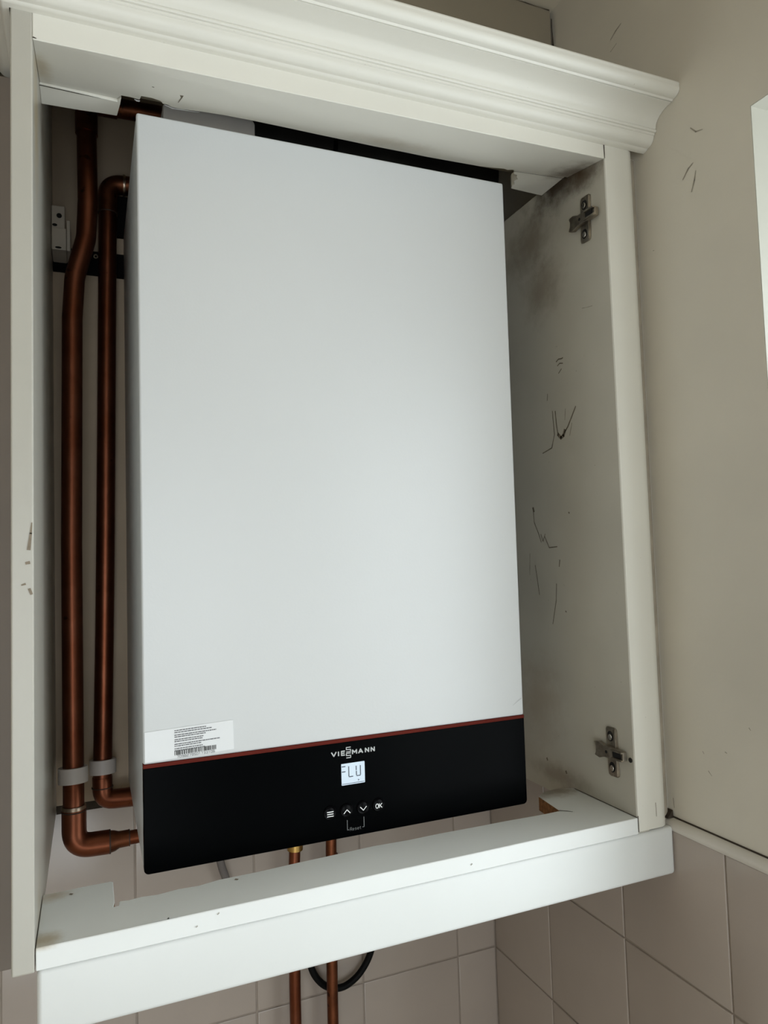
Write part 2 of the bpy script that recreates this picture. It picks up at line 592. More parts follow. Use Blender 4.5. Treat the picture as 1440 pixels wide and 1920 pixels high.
x_edge = XW - TF
cols = []
x1 = 0.465
cut_w = x_edge - x1
rows = 4
cut_b = tile_mesh('tile', cut_w - TG, PITCH_T - TG)
for r in range(rows):
    zc = ZT - PITCH_T * (r + 0.5)
    put_tile(cut_b, wall_back, ((x1 + x_edge) / 2, YB - 0.0003, zc), 0)
    for c in range(9):
        put_tile(full, wall_back, (x1 - PITCH_T * (c + 0.5), YB - 0.0003, zc), 0)
for c in range(3):
    put_tile(full, wall_back, (x1 - PITCH_T * (c + 0.5), YB - 0.0003, ZT + PITCH_T * 0.5), 0)
put_tile(tile_mesh('tile', 0.090 - TG, PITCH_T - TG), wall_back, (x1 - PITCH_T * 3 - 0.045, YB - 0.0003, ZT + PITCH_T * 0.5), 0)
g = Geo().box(x1 - PITCH_T * 9, XW - 0.0005, YB - 0.0048, YB, ZT - PITCH_T * rows, ZT)
build('grout', g, 'grout', wall_back)
# right wall: full tiles from y = 0.0085 both ways; the last one before the window is cut
ye = WY1 - 0.001
edges = [YB - TF, 0.1615, 0.0090, -0.1435]
cut_c = tile_mesh('tile', (YB - TF - 0.1615) - TG, PITCH_T - TG)
cut_d = tile_mesh('tile', (-0.1435 - (WY1 + 0.002)) - TG, PITCH_T - TG)
for r in range(rows):
    zc = ZT - PITCH_T * (r + 0.5)
    put_tile(cut_c, wall_right, (XW - 0.0003, (edges[0] + edges[1]) / 2, zc), -math.pi / 2)
    for c in (1, 2):
        put_tile(full, wall_right, (XW - 0.0003, (edges[c] + edges[c + 1]) / 2, zc), -math.pi / 2)
    put_tile(cut_d, wall_right, (XW - 0.0003, (-0.1435 + WY1 + 0.002) / 2, zc), -math.pi / 2)
g = Geo().box(XW - 0.0048, XW, WY1 + 0.001, YB - 0.004, ZT - PITCH_T * rows, ZT)
build('grout', g, 'grout', wall_right)
# rounded bead along the top of the right wall's tiles
prof = [(0, -0.0005), (0.0075, -0.0005), (0.0085, 0.002), (0.0085, 0.005), (0.007, 0.0085), (0.004, 0.0105), (0, 0.011)]
g = Geo()
n = len(prof)
vs = [(XW - a, -0.060, ZT + b) for a, b in prof] + [(XW - a, WY1 + 0.001, ZT + b) for a, b in prof]
g.add(vs, [tuple(range(n)), tuple(range(2 * n - 1, n - 1, -1))] + [(i, (i + 1) % n, (i + 1) % n + n, i + n) for i in range(n)])
tag(build('trim_1', g, 'tile_bead', smooth=True, auto=35), 'rounded cream bead along the top of the wall tiles', kind='structure')
g = Geo().box(XW - 0.0012, XW, WY1 + 0.002, -0.062, ZT + 0.0108, ZT + 0.0122)
build('dirt_line', g, 'gap_dirt_shade', wall_right)


# ---- scuffs on the right wall
def wall_r(u, v, off):
    return (XW - 0.0004 - off, u, v)


marks = [[(-0.0371, 0.8801), (-0.046, 0.8845), (-0.0558, 0.8872)], [(-0.036, 0.866), (-0.047, 0.869)],
         [(-0.1477, 0.7082), (-0.1542, 0.7005), (-0.163, 0.698)],
         [(-0.1340, 0.6600), (-0.1420, 0.6680), (-0.1486, 0.6708)], [(-0.1444, 0.6417), (-0.149, 0.652), (-0.1514, 0.6608)],
         [(-0.0869, 0.6031), (-0.0885, 0.6028)], [(-0.1464, 0.0722), (-0.1485, 0.0715)], [(-0.1763, 0.102), (-0.178, 0.1)],
         [(-0.0735, 0.006), (-0.0745, -0.004)], [(-0.124, 0.048), (-0.128, 0.044)], [(-0.118, 0.066), (-0.1195, 0.064)]]
for k, mk in enumerate(marks):
    wl = [0.0009] + [0.0015] * (len(mk) - 2) + [0.0007]
    build('scuff_mark', Geo().ribbon(mk, 0.0012, wall_r, 0.0, wl=wl), 'wall_scuff', wall_right)

# ------------------------------------------------------------------ the cabinet
cab = empty('wall_cabinet', tuple(CAB), 'doorless cream painted wall cabinet with moulded cornice, housing the white boiler', 'cabinet')
XIL, XIR = -0.0826, 0.481
YFRONT = -0.08
DEPTH = YB - TF - 0.001

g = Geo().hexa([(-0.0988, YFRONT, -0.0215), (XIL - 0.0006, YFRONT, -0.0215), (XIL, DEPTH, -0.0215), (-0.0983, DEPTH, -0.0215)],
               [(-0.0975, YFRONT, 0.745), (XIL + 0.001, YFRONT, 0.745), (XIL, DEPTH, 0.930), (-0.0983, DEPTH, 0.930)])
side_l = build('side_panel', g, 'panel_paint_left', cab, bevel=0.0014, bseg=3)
g = Geo()
g.prism([(XIR, YFRONT + 0.002), (0.497, YFRONT + 0.002), (0.497, DEPTH), (XIR, DEPTH)], -0.0205, 0.7225)
side_r = build('side_panel', g, 'panel_paint_right', cab, bevel=0.0005)

# paint chips on the left panel's front edge
def front(u, v, off):
    return (u, YFRONT - 0.0003 - off, v)


for pts, wl in (([(-0.0838, 0.3110), (-0.0845, 0.3030), (-0.0859, 0.2909)], [0.0008, 0.0016, 0.0026]),
                ([(-0.0878, 0.2804), (-0.0856, 0.2808)], [0.0020, 0.0024]),
                ([(-0.0909, 0.2640), (-0.0884, 0.2647)], [0.0010, 0.0016]),
                ([(-0.0856, 0.2608), (-0.0842, 0.2570)], [0.0020, 0.0018])):
    build('paint_chip', Geo().ribbon(pts, 0.002, front, 0.0, wl=wl), 'chip_mark', side_l)


# scuffs on the right panel
def panel_r(u, v, off):
    return (XIR - 0.0003 - off, u, v)


pmarks = [([(0.0225, 0.5030), (0.0180, 0.5050), (0.0120, 0.5042), (0.0094, 0.5046)], 0.0016),
          ([(0.0205, 0.4975), (0.016, 0.4995), (0.010, 0.4980)], 0.0014), ([(0.019, 0.488), (0.013, 0.492)], 0.0012),
          ([(0.0432, 0.468), (0.0442, 0.460)], 0.0011),
          ([(0.0345, 0.4450), (0.0341, 0.4350), (0.0326, 0.4159), (0.0392, 0.4005), (0.0584, 0.3966)], 0.0013),
          ([(0.029, 0.4440), (0.0275, 0.4240), (0.0250, 0.4140)], 0.0015),
          ([(0.0255, 0.4150), (0.0200, 0.4100), (0.0150, 0.4120), (0.0120, 0.4180)], 0.0042),
          ([(0.0130, 0.4150), (0.0060, 0.4210), (-0.0020, 0.4310), (-0.0103, 0.4420)], 0.0018),
          ([(0.0090, 0.4430), (0.0110, 0.4300)], 0.0010), ([(-0.002, 0.424), (0.003, 0.410)], 0.0010),
          ([(0.0845, 0.3300), (0.0830, 0.3255)], 0.0032),
          ([(0.0845, 0.3284), (0.0835, 0.3120), (0.0751, 0.2974), (0.0700, 0.2860)], 0.0011),
          ([(0.0700, 0.2960), (0.0660, 0.2870), (0.0610, 0.2960)], 0.0011),
          ([(0.0620, 0.2930), (0.0537, 0.2790), (0.0374, 0.2799)], 0.0013),
          ([(0.0960, 0.2720), (0.0985, 0.2450)], 0.0009),
          ([(0.0852, 0.2571), (0.0820, 0.2400), (0.0786, 0.2202)], 0.0012),
          ([(0.0333, 0.2638), (0.0350, 0.2560)], 0.0016), ([(0.0420, 0.2350), (0.0440, 0.2150), (0.0531, 0.1856)], 0.0011),
          ([(-0.0300, 0.5515), (-0.0400, 0.5495), (-0.0480, 0.5485)], 0.0007),
          ([(0.012, 0.320), (0.0105, 0.319)], 0.0018), ([(0.0265, 0.203), (0.025, 0.202)], 0.0016),
          ([(0.040, 0.012), (0.039, 0.010)], 0.0028), ([(0.078, 0.018), (0.077, 0.016)], 0.0028)]
for pts, wd in pmarks:
    build('scuff_mark', Geo().ribbon(pts, wd, panel_r), 'scuff' if wd > 0.001 else 'wall_scuff', side_r)
# small drilled hole beside the lower hinge plate
g = Geo().ring((XIR - 0.0004, -0.0735, 0.0535), (1, 0, 0), 0.0004, 0.0026, 0.0008, seg=16)
build('drilled_hole', g, 'hole_dark', side_r)

# back board
g = Geo().box(XIL, XIR, 0.2855, 0.2915, -0.0140, 0.9000)
build('back_board', g, 'back_board', cab)
build('board_shadow_gap', Geo().box(XIL, XIR, 0.2850, 0.2990, -0.0238, -0.0141), 'gap_dirt_shade', cab)  # dark strip added below the board, the seam's shadow painted as solid colour

# base board with a rough opening cut for the pipes
hole = [(0.4810, 0.0290), (0.4700, 0.0330), (0.4580, 0.0345), (0.4450, 0.0330), (0.4360, 0.0280), (0.4291, 0.0225), (0.4233, -0.0257), (0.4050, -0.0262), (0.3893, -0.0257), (0.3550, -0.0240), (0.3200, -0.0235), (0.2800, -0.0222), (0.2450, -0.0228),
        (0.2090, -0.0206), (0.1700, -0.0225), (0.1300, -0.0240), (0.0932, -0.0261), (0.0600, -0.0262), (0.0420, -0.0300),
        (0.0250, -0.0285), (0.0080, -0.0310), (-0.0050, -0.0290), (-0.0150, -0.0305), (-0.0225, -0.0290), (-0.0235, -0.0370), (-0.0275, -0.0375),
        (-0.0263, -0.0290), (-0.0263, 0.0120), (-0.0280, 0.0138), (-0.0500, 0.0138), (-0.0650, 0.0130), (XIL, 0.0127)]
outline = [(XIL, YFRONT), (-0.02, YFRONT - 0.0002), (0.05, YFRONT + 0.0003), (0.12, YFRONT), (0.2, YFRONT + 0.0004), (0.28, YFRONT),
           (0.35, YFRONT + 0.0005), (0.42, YFRONT - 0.0001), (XIR, YFRONT)] + hole
nf = 9
g = Geo().prism(outline, -0.0205, -0.004, 0, side_mi=lambda i: 1 if nf - 1 < i else 0)
build('base_board', g, ['base_paint', 'raw_chipboard'], cab, bevel=0.0006, bseg=1, bangle=50)
build('saw_cut', Geo().ribbon([(0.4228, -0.0256), (0.4290, -0.0310), (0.4330, -0.0350)], 0.001, lambda u, v, o_: (u, v, -0.0037), wl=[0.0018, 0.0014, 0.0006]), 'gap_dirt_shade', cab)
# chipped paint along the base board's front arris
def basetop(u, v, off):
    return (u, v, -0.0036 + off)


for pts, wl in (([(0.0000, -0.0785), (0.012, -0.0780), (0.020, -0.0787)], [0.0010, 0.0022, 0.0008]),):
    build('paint_chip', Geo().ribbon(pts, 0.001, basetop, wl=wl), 'print_white', cab)
for (u, v, a, b_) in ((0.0500, -0.0078, 0.0012, 0.0010), (0.0330, -0.0140, 0.0010, 0.0006), (0.2830, -0.0135, 0.0012, 0.0010)):
    build('paint_chip', Geo().ribbon([(u, v), (u + a, v + b_)], 0.0009, lambda p, q, o_: (p, YFRONT - 0.0006, q)), 'speck_grey', cab)
for (u, v) in ((0.0735, -0.0330), (-0.0610, 0.0030)):
    build('paint_chip', Geo().ribbon([(u, v), (u + 0.0016, v - 0.0012)], 0.0022, basetop), 'chip_mark', cab)

# pelmet hanging below the base board
g = Geo().box(-0.0822, 0.5290, -0.0788, -0.0600, -0.0703, -0.0206)
pel = build('pelmet', g, 'pelmet_paint', cab, bevel=0.0040, bseg=4, smooth=True)

# filler stile between the right panel and the wall, its outer arris rounded into a bead of filler
pr = [(XIR + 0.0002, -0.0800), (0.5110, -0.0800)]
for k in range(1, 9):
    a = math.radians(85 * k / 8)
    pr.append((0.5110 + 0.0125 * math.sin(a), -0.0690 - 0.0110 * math.cos(a)))
pr += [(0.5245, -0.0655), (XW - 0.0002, -0.0650), (XW - 0.0002, -0.0585), (XIR + 0.0002, -0.0585)]
g = Geo().prism([(x, y) for x, y in pr], lambda x, y: -0.0185, lambda x, y: 0.7180)
build('stile', g, 'cabinet_paint', cab, bevel=0.0007, smooth=True, auto=30)
# bead of filler where the pelmet and stile meet the wall
g = Geo().tube([(XW - 0.004, -0.0665, -0.066), (XW - 0.004, -0.0665, -0.020)], 0.0055, 12)
build('filler_bead', g, 'tile_bead', cab, smooth=True)
g = Geo().tube([(XW - 0.0058, -0.0630, -0.0180), (XW - 0.0052, -0.0625, 0.716)], 0.0050, 12)
build('filler_bead', g, 'old_filler', cab, smooth=True)
g = Geo().add([(0.5275, -0.0720, -0.0150), (0.5345, -0.0735, -0.0142), (0.5352, -0.0725, -0.0070), (0.5300, -0.0715, -0.0120),
               (0.5275, -0.0640, -0.0150), (0.5345, -0.0640, -0.0142), (0.5352, -0.0640, -0.0070), (0.5300, -0.0640, -0.0120)],
              [(0, 1, 2, 3), (0, 4, 5, 1), (1, 5, 6, 2), (2, 6, 7, 3), (3, 7, 4, 0), (7, 6, 5, 4)])
build('open_gap', g, 'gap_dirt_shade', cab)

# top rail with a sloping underside and a ragged back edge
KS = 0.225
rag = [(XIR - 0.0003, -0.0155), (0.4104, -0.006), (0.4060, -0.0030), (0.4007, -0.0044), (0.3870, -0.0010), (0.3729, 0.0019), (0.345, 0.0032),
       (0.3069, 0.0050), (0.275, 0.0046), (0.2432, 0.0050), (0.212, 0.0042), (0.1828, 0.0036), (0.150, 0.0024), (0.1140, 0.0014), (0.0834, 0.0023),
       (0.0620, 0.0046), (0.0433, 0.0090), (0.0330, 0.0078), (0.0300, 0.0040), (0.0251, 0.0042), (0.0238, 0.0005), (0.0224, -0.0016), (0.0150, -0.0045), (0.0054, -0.0040),
       (0.0046, 0.0057), (-0.0040, 0.0040), (-0.0117, 0.0042), (-0.0150, 0.0150), (-0.0500, 0.0132), (XIL + 0.0008, 0.0119)]


def under(x, y):
    k = (x - XIL) / (XIR - XIL)
    fr = 0.6950 + 0.0065 * k
    bk = 0.7165
    return fr + (bk - fr) * (y + 0.08) / 0.085


g = Geo().prism([(XIL + 0.0008, YFRONT), (XIR - 0.0003, YFRONT)] + rag, under, 0.7340)
rail = build('top_rail', g, 'soffit_paint', cab, bevel=0.0006, bseg=1, bangle=50)
# flakes of paint hanging along the ragged edge
for pts, wl in (([(0.0000, 0.0052), (0.0030, 0.0080), (0.0045, 0.0058)], [0.001, 0.004, 0.001]),
                ([(0.0270, 0.0040), (0.0350, 0.0092), (0.0600, 0.0062)], [0.001, 0.003, 0.0006])):
    build('paint_flake', Geo().ribbon(pts, 0.003, lambda u, v, o_: (u, v, under(u, v) - 0.0006), wl=wl), 'print_white', rail)
build('scuff_mark', Geo().ribbon([(0.0395, -0.0260), (0.0400, -0.0215), (0.0385, -0.0080)], 0.001,
                                 lambda u, v, o_: (u, v, under(u, v) - 0.0005), wl=[0.0034, 0.0012, 0.0005]), 'scuff', rail)
for (u, v) in ((0.0275, -0.0400), (0.0330, -0.0402), (0.0130, -0.0330)):
    build('scuff_mark', Geo().ribbon([(u, v), (u + 0.0012, v + 0.0003)], 0.0014, lambda p, q, o_: (p, q, under(p, q) - 0.0005)), 'scuff', rail)
# dark crack between the rail and what is left of the old top
build('crack', Geo().ribbon([(XIL + 0.001, 0.0114), (-0.0500, 0.0128), (-0.0300, 0.0136)], 0.0011,
                            lambda u, v, o_: (u, v, 0.7162 - 0.0008), wl=[0.0013, 0.0013, 0.0004]), 'gap_dirt_shade', rail)
build('crack', Geo().ribbon([(0.4104, -0.0040), (0.4500, -0.0085), (XIR - 0.001, -0.0125)], 0.0009,
                            lambda u, v, o_: (u, v, under(u, v) - 0.0004), wl=[0.0008, 0.0009, 0.0009]), 'gap_dirt_shade', rail)
# remnants of the sawn-out old top board
g = Geo().prism([(XIL + 0.0005, 0.0118), (-0.0500, 0.0134), (-0.0150, 0.0152), (-0.0118, 0.0090), (-0.0125, 0.0200), (-0.0146, 0.0390), (-0.0300, 0.0396),
                 (-0.0480, 0.0413), (XIL + 0.0005, 0.0425)], 0.7165, 0.7325)
build('old_top', g, ['soffit_paint'], cab, bevel=0.0005, bseg=1, bangle=50)
g = Geo().prism([(0.4130, -0.0050), (XIR - 0.0004, -0.0140), (XIR - 0.0004, 0.0365), (0.4550, 0.0350), (0.4344, 0.0338), (0.4325, 0.0290), (0.4330, 0.0240),
                 (0.4290, 0.0185), (0.4300, 0.0120), (0.4255, 0.0085), (0.4240, 0.0045), (0.4190, 0.0040), (0.4165, -0.0010)], 0.7160, 0.7320)
build('old_top', g, ['soffit_paint'], cab, bevel=0.0005, bseg=1, bangle=50)

# cornice, mitred round the left corner
prof = [(0.0000, 0.7168), (0.0040, 0.7172), (0.0062, 0.7183)]
for k in range(7):                       # lower ovolo
    a = math.radians(90 * k / 6)
    prof.append((0.0070 + 0.0100 * math.sin(a), 0.7280 - 0.0090 * math.cos(a)))
prof += [(0.0182, 0.7285), (0.0186, 0.7303)]
for k in range(5):                       # small bead
    a = math.radians(-60 + 150 * k / 4)
    prof.append((0.0196 + 0.0018 * math.cos(a), 0.7320 + 0.0018 * math.sin(a)))
prof += [(0.0200, 0.7342)]
for k in range(9):                       # cove
    a = math.radians(90 * k / 8)
    prof.append((0.0440 - 0.0235 * math.cos(a), 0.7350 + 0.0148 * math.sin(a)))
prof += [(0.0442, 0.7512), (0.0452, 0.7514), (0.0456, 0.7500)]
for k in range(8):                       # top roll
    a = math.radians(-100 + 120 * k / 7)
    prof.append((0.0478 + 0.0088 * math.cos(a) * (1.0 if math.cos(a) > 0 else 0.5), 0.7590 + 0.0075 * math.sin(a)))
prof += [(0.0565, 0.7633), (0.0560, 0.7650), (0.0000, 0.7650)]
xo = -0.0983
yend = 0.0165
n = len(prof)
g = Geo()
vs = [(XW - 0.0004, YFRONT - o_, z) for o_, z in prof] + [(xo - o_, YFRONT - o_, z) for o_, z in prof] + [(xo - o_, yend, z) for o_, z in prof]
fs = []
for s in range(2):
    for i in range(n):
        j = (i + 1) % n
        fs.append((s * n + i, s * n + j, (s + 1) * n + j, (s + 1) * n + i))
fs += [tuple(range(n)), tuple(range(3 * n - 1, 2 * n - 1, -1))]
g.add(vs, fs)
build('cornice', g, 'cabinet_paint', cab, smooth=True, auto=28)
# front edge of the rail under the cornice, and paint cracks
build('crack', Geo().ribbon([(XIR - 0.0006, 0.7190), (XIR, 0.7020)], 0.0008, front, wl=[0.0016, 0.0006]), 'gap_dirt_shade', cab)
build('crack', Geo().ribbon([(XIR + 0.0001, -0.0020), (XIR + 0.0003, -0.0180)], 0.0009, front), 'gap_dirt_shade', cab)
build('crack', Geo().ribbon([(-0.0812, 0.6966), (-0.0790, 0.6962)], 0.001, front, wl=[0.0012, 0.0006]), 'gap_dirt_shade', cab)
build('crack', Geo().ribbon([(0.5050, 0.0080), (0.5054, 0.0020), (0.5055, -0.0060)], 0.0006, front), 'chip_mark', cab)
# seam between the base board and the right panel
build('crack', Geo().ribbon([(XIR - 0.0004, -0.0790), (XIR - 0.0006, -0.02), (XIR - 0.0004, 0.0235)], 0.0014, basetop, wl=[0.0012, 0.0016, 0.002]), 'gap_dirt_shade', cab)


# ---- hinge mounting plates on the right panel
def hinge_plate(yc, zc, tilt, label):
    """cruciform mounting plate: winged plate with two screws and a raised arm"""
    X = XIR - 0.0002

    def P(u, v, h):                      # u towards the back, v up, h out of the panel
        c, s = math.cos(tilt), math.sin(tilt)
        return (X - h, yc + u * c - v * s, zc + u * s + v * c)

    def outline_prism(gg, pts, h0, h1):
        k = len(pts)
        gg.add([P(u, v, h0) for u, v in pts] + [P(u, v, h1) for u, v in pts],
               [tuple(range(k)), tuple(range(2 * k - 1, k - 1, -1))] + [(i, (i + 1) % k, (i + 1) % k + k, i + k) for i in range(k)])

    def rrect(u0, u1, v0, v1, r):
        pts = []
        for (cu, cv, a0) in ((u1 - r, v0 + r, -90), (u1 - r, v1 - r, 0), (u0 + r, v1 - r, 90), (u0 + r, v0 + r, 180)):
            for k in range(5):
                a = math.radians(a0 + 90 * k / 4)
                pts.append((cu + r * math.cos(a), cv + r * math.sin(a)))
        return pts
    gg = Geo()
    outline_prism(gg, rrect(-0.0085, 0.0085, -0.0262, 0.0262, 0.0035), 0, 0.0016)
    outline_prism(gg, rrect(-0.0080, -0.0046, -0.0250, 0.0250, 0.0014), 0.0016, 0.0030)
    pl = build('hinge_plate', gg, 'hinge_steel', cab, bevel=0.0004, bseg=1)
    pl['label'] = label
    gg = Geo()
    arm = [(-0.0230, -0.0048), (-0.0100, -0.0058), (0.0080, -0.0062), (0.0165, -0.0088), (0.0240, -0.0070), (0.0215, -0.0030), (0.0212, 0.0030),
           (0.0240, 0.0075), (0.0160, 0.0090), (0.0080, 0.0062), (-0.0100, 0.0058), (-0.0230, 0.0048)]
    outline_prism(gg, arm, 0.0016, 0.0068)
    outline_prism(gg, [(-0.0235, -0.0050), (-0.0060, -0.0056), (-0.0060, -0.0034), (-0.0235, -0.0030)], 0.0068, 0.0096)
    outline_prism(gg, [(-0.0235, 0.0030), (-0.0060, 0.0034), (-0.0060, 0.0056), (-0.0235, 0.0050)], 0.0068, 0.0096)
    build('arm', gg, 'hinge_steel', pl, bevel=0.0005, bseg=1)
    gg = Geo()
    outline_prism(gg, rrect(-0.0195, -0.0070, -0.0030, 0.0030, 0.0008), 0.0069, 0.0073)
    build('slot', gg, 'hole_dark', pl)
    gg = Geo()
    outline_prism(gg, [(0.0035 + 0.0017 * math.cos(a * 0.5236), 0.0017 * math.sin(a * 0.5236)) for a in range(12)], 0.0069, 0.0072)
    build('slot', gg, 'hole_dark', pl)
    for sv in (-0.0165, 0.0165):
        gg = Geo()
        outline_prism(gg, [(0.0015 + 0.0045 * math.cos(a * 0.3927), sv + 0.0055 * math.sin(a * 0.3927)) for a in range(16)], 0.0016, 0.0019)
        build('slot', gg, 'hole_dark', pl)
        gg = Geo()
        outline_prism(gg, [(0.0012 + 0.0030 * math.cos(a * 0.3927), sv - 0.001 + 0.0034 * math.sin(a * 0.3927)) for a in range(16)], 0.0019, 0.0031)
        build('screw', gg, 'hinge_screw', pl, bevel=0.0006, bseg=2)
    return pl


hinge_plate(-0.0450, 0.6495, 0.05, 'tarnished steel hinge plate near the top of the side panel')
hinge_plate(-0.0470, 0.0560, -0.03, 'tarnished steel hinge plate near the foot of the side panel')

# ------------------------------------------------------------------ the next cabinet along, only its edge shows
surface('drab_laminate', (0.20, 0.165, 0.135), 0.6, var=0.08, vscale=8)
nc = empty('kitchen_cabinet', (-0.35, 0.15, -0.0546), 'drab brown-grey cabinet glimpsed along the left edge of the picture', 'cabinet')
build('body', Geo().box(-0.598, -0.1000, 0.0180, 0.3070, -0.0546, 0.7110), 'drab_laminate', nc, bevel=0.0008)
build('door', Geo().box(-0.597, -0.1000, 0.0000, 0.0175, -0.0540, 0.7100), 'drab_laminate', nc, bevel=0.0012)

# ------------------------------------------------------------------ boxing above the cabinet
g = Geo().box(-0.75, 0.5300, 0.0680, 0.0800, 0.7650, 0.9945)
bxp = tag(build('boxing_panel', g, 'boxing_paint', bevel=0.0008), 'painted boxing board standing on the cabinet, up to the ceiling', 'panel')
g = Geo()
zz = 0.765
pts = []
while zz < 0.993:
    pts.append((0.5312 + rnd.uniform(-0.0012, 0.0012), zz)); zz += 0.012
build('crack', Geo().ribbon(pts, 0.002, lambda u, v, o_: (u, 0.0676, v), wl=[rnd.uniform(0.0010, 0.0034) for _ in pts]), 'gap_dirt_shade', bxp)
pts = [(0.30 + 0.012 * k, 0.9925 - 0.0006 * (19 - k) * 0 + rnd.uniform(-0.0005, 0.0005)) for k in range(20)]
build('crack', Geo().ribbon(pts, 0.0016, lambda u, v, o_: (u, 0.0676, v), wl=[rnd.uniform(0.0004, 0.0020) for _ in pts]), 'gap_dirt_shade', bxp)

# ------------------------------------------------------------------ the boiler
BW, BH, BD = 0.400, 0.700, 0.284
boil = empty('gas_boiler', (0.2, 0.14, 0.0), 'white wall-hung boiler with black control panel, inside the open cabinet', 'boiler')
g = Geo().box(0.0, BW, 0.0085, BD, 0.0030, BH - 0.0005)
casing = build('casing', g, 'boiler_white', boil, bevel=0.0025, bseg=3, smooth=True)
g = Geo().box(0.0, BW, 0.0, 0.0080, 0.0960, BH)
build('front_panel', g, 'boiler_white', boil, bevel=0.0022, bseg=3, smooth=True)


def rrect(x0, x1, z0, z1, r, corners=(1, 1, 1, 1), n=6):
    pts = []
    for (cx, cz, a0, on) in ((x1 - r, z0 + r, -90, corners[0]), (x1 - r, z1 - r, 0, corners[1]), (x0 + r, z1 - r, 90, corners[2]), (x0 + r, z0 + r, 180, corners[3])):
        if on:
            for k in range(n + 1):
                a = math.radians(a0 + 90 * k / n)
                pts.append((cx + r * math.cos(a), cz + r * math.sin(a)))
        else:
            pts.append({-90: (x1, z0), 0: (x1, z1), 90: (x0, z1), 180: (x0, z0)}[a0])
    return pts


def plate(gg, pts, y0, y1):
    k = len(pts)
    gg.add([(x, y1, z) for x, z in pts] + [(x, y0, z) for x, z in pts],
           [tuple(range(k)), tuple(range(2 * k - 1, k - 1, -1))] + [(i, (i + 1) % k, (i + 1) % k + k, i + k) for i in range(k)])
    return gg


cp = build('control_panel', plate(Geo(), rrect(0.0, BW, 0.0, 0.0928, 0.0045, (1, 0, 0, 1)), -0.0002, 0.0084), 'panel_black', boil, bevel=0.0007, bseg=2)
build('accent_strip', Geo().box(0.0, BW, -0.0006, 0.0082, 0.0928, 0.0962), 'accent_copper', boil, bevel=0.0003, bseg=1)


def face(u, v, off):
    return (u, -0.0005 - off, v)


# lettering of the maker's name
LOGO = {'V': (1.0, [[(0, 1), (.5, 0), (1, 1)]]), 'I': (1.0, [[(.5, 0), (.5, 1)]]),
        'E': (1.0, [[(1, 1), (0, 1), (0, 0), (1, 0)], [(0, .5), (.9, .5)]]),
        'S': (1.0, [[(1, 1), (0, 1), (0, .5), (1, .5), (1, 0), (0, 0)]]),
        'M': (1.0, [[(0, 0), (0, 1), (.5, .35), (1, 1), (1, 0)]]), 'A': (1.0, [[(0, 0), (.5, 1), (1, 0)], [(.22, .3), (.78, .3)]]),
        'N': (1.0, [[(0, 0), (0, 1), (1, 0), (1, 1)]]),
        'O': (1.0, [[(.3, 0), (.7, 0), (1, .3), (1, .7), (.7, 1), (.3, 1), (0, .7), (0, .3), (.3, 0)]]),
        'K': (1.0, [[(0, 0), (0, 1)], [(1, 1), (.08, .45)], [(.3, .55), (1, 0)]])}


def letter(gg, ch, x0, x1, z0, z1, wd, off=0.0):
    for st in LOGO[ch][1]:
        p = [(x0 + wd / 2 + (x1 - x0 - wd) * u, z0 + wd / 2 + (z1 - z0 - wd) * v) for u, v in st]
        gg.ribbon(p, wd, face, off)


lx, lw, lzc, lh, sw = 0.1759, 0.0464, 0.0822, 0.0050, 0.00115
g = Geo()
for ch, a, b_ in (('V', 0, .125), ('I', .150, .185), ('E', .222, .318), ('M', .472, .590), ('A', .612, .728), ('N', .768, .868), ('N', .900, 1.0)):
    letter(g, ch, lx + lw * a, lx + lw * b_, lzc - lh / 2, lzc + lh / 2, sw)
for dz in (0.0029, -0.0029):
    letter(g, 'S', lx + lw * .336, lx + lw * .450, lzc + dz - 0.0026, lzc + dz + 0.0026, 0.00085)
lo = build('logo', g, 'print_grey', cp)
lo['label'] = 'silver VIESSMANN lettering'

# display
d0, d1, e0, e1 = 0.1862, 0.2108, 0.0508, 0.0717
dsp = build('display', plate(Geo(), rrect(d0, d1, e0, e1, 0.0006), -0.0006, -0.0001), 'lcd_backlit', boil)
dsp['label'] = 'small backlit display reading FLU'
dw, dh = d1 - d0, e1 - e0


def dface(u, v, off):
    return (d0 + dw * u, -0.0010, e1 - dh * v)


def seg(pts, wd=0.022):
    # stroke in display fractions: width given along u
    gg = Geo()
    Pm = [(d0 + dw * u, e1 - dh * v) for u, v in pts]
    gg.ribbon(Pm, wd * dw, lambda u, v, o_: (u, -0.0010, v))
    return gg


for pts in ([(.02, .125), (.16, .125)], [(.02, .365), (.16, .365)],
            [(.31, .15), (.31, .60)], [(.32, .63), (.48, .63)],
            [(.63, .17), (.63, .36)], [(.635, .41), (.635, .60)], [(.65, .63), (.80, .63)], [(.81, .17), (.81, .60)]):
    build('segment', seg(pts, 0.034), 'lcd_segment', dsp)
build('segment', seg([(.70, .80), (.74, .83), (.70, .86)], 0.02), 'lcd_segment', dsp)
build('segment', seg([(.02, .94), (.97, .94)], 0.018), 'lcd_segment', dsp)

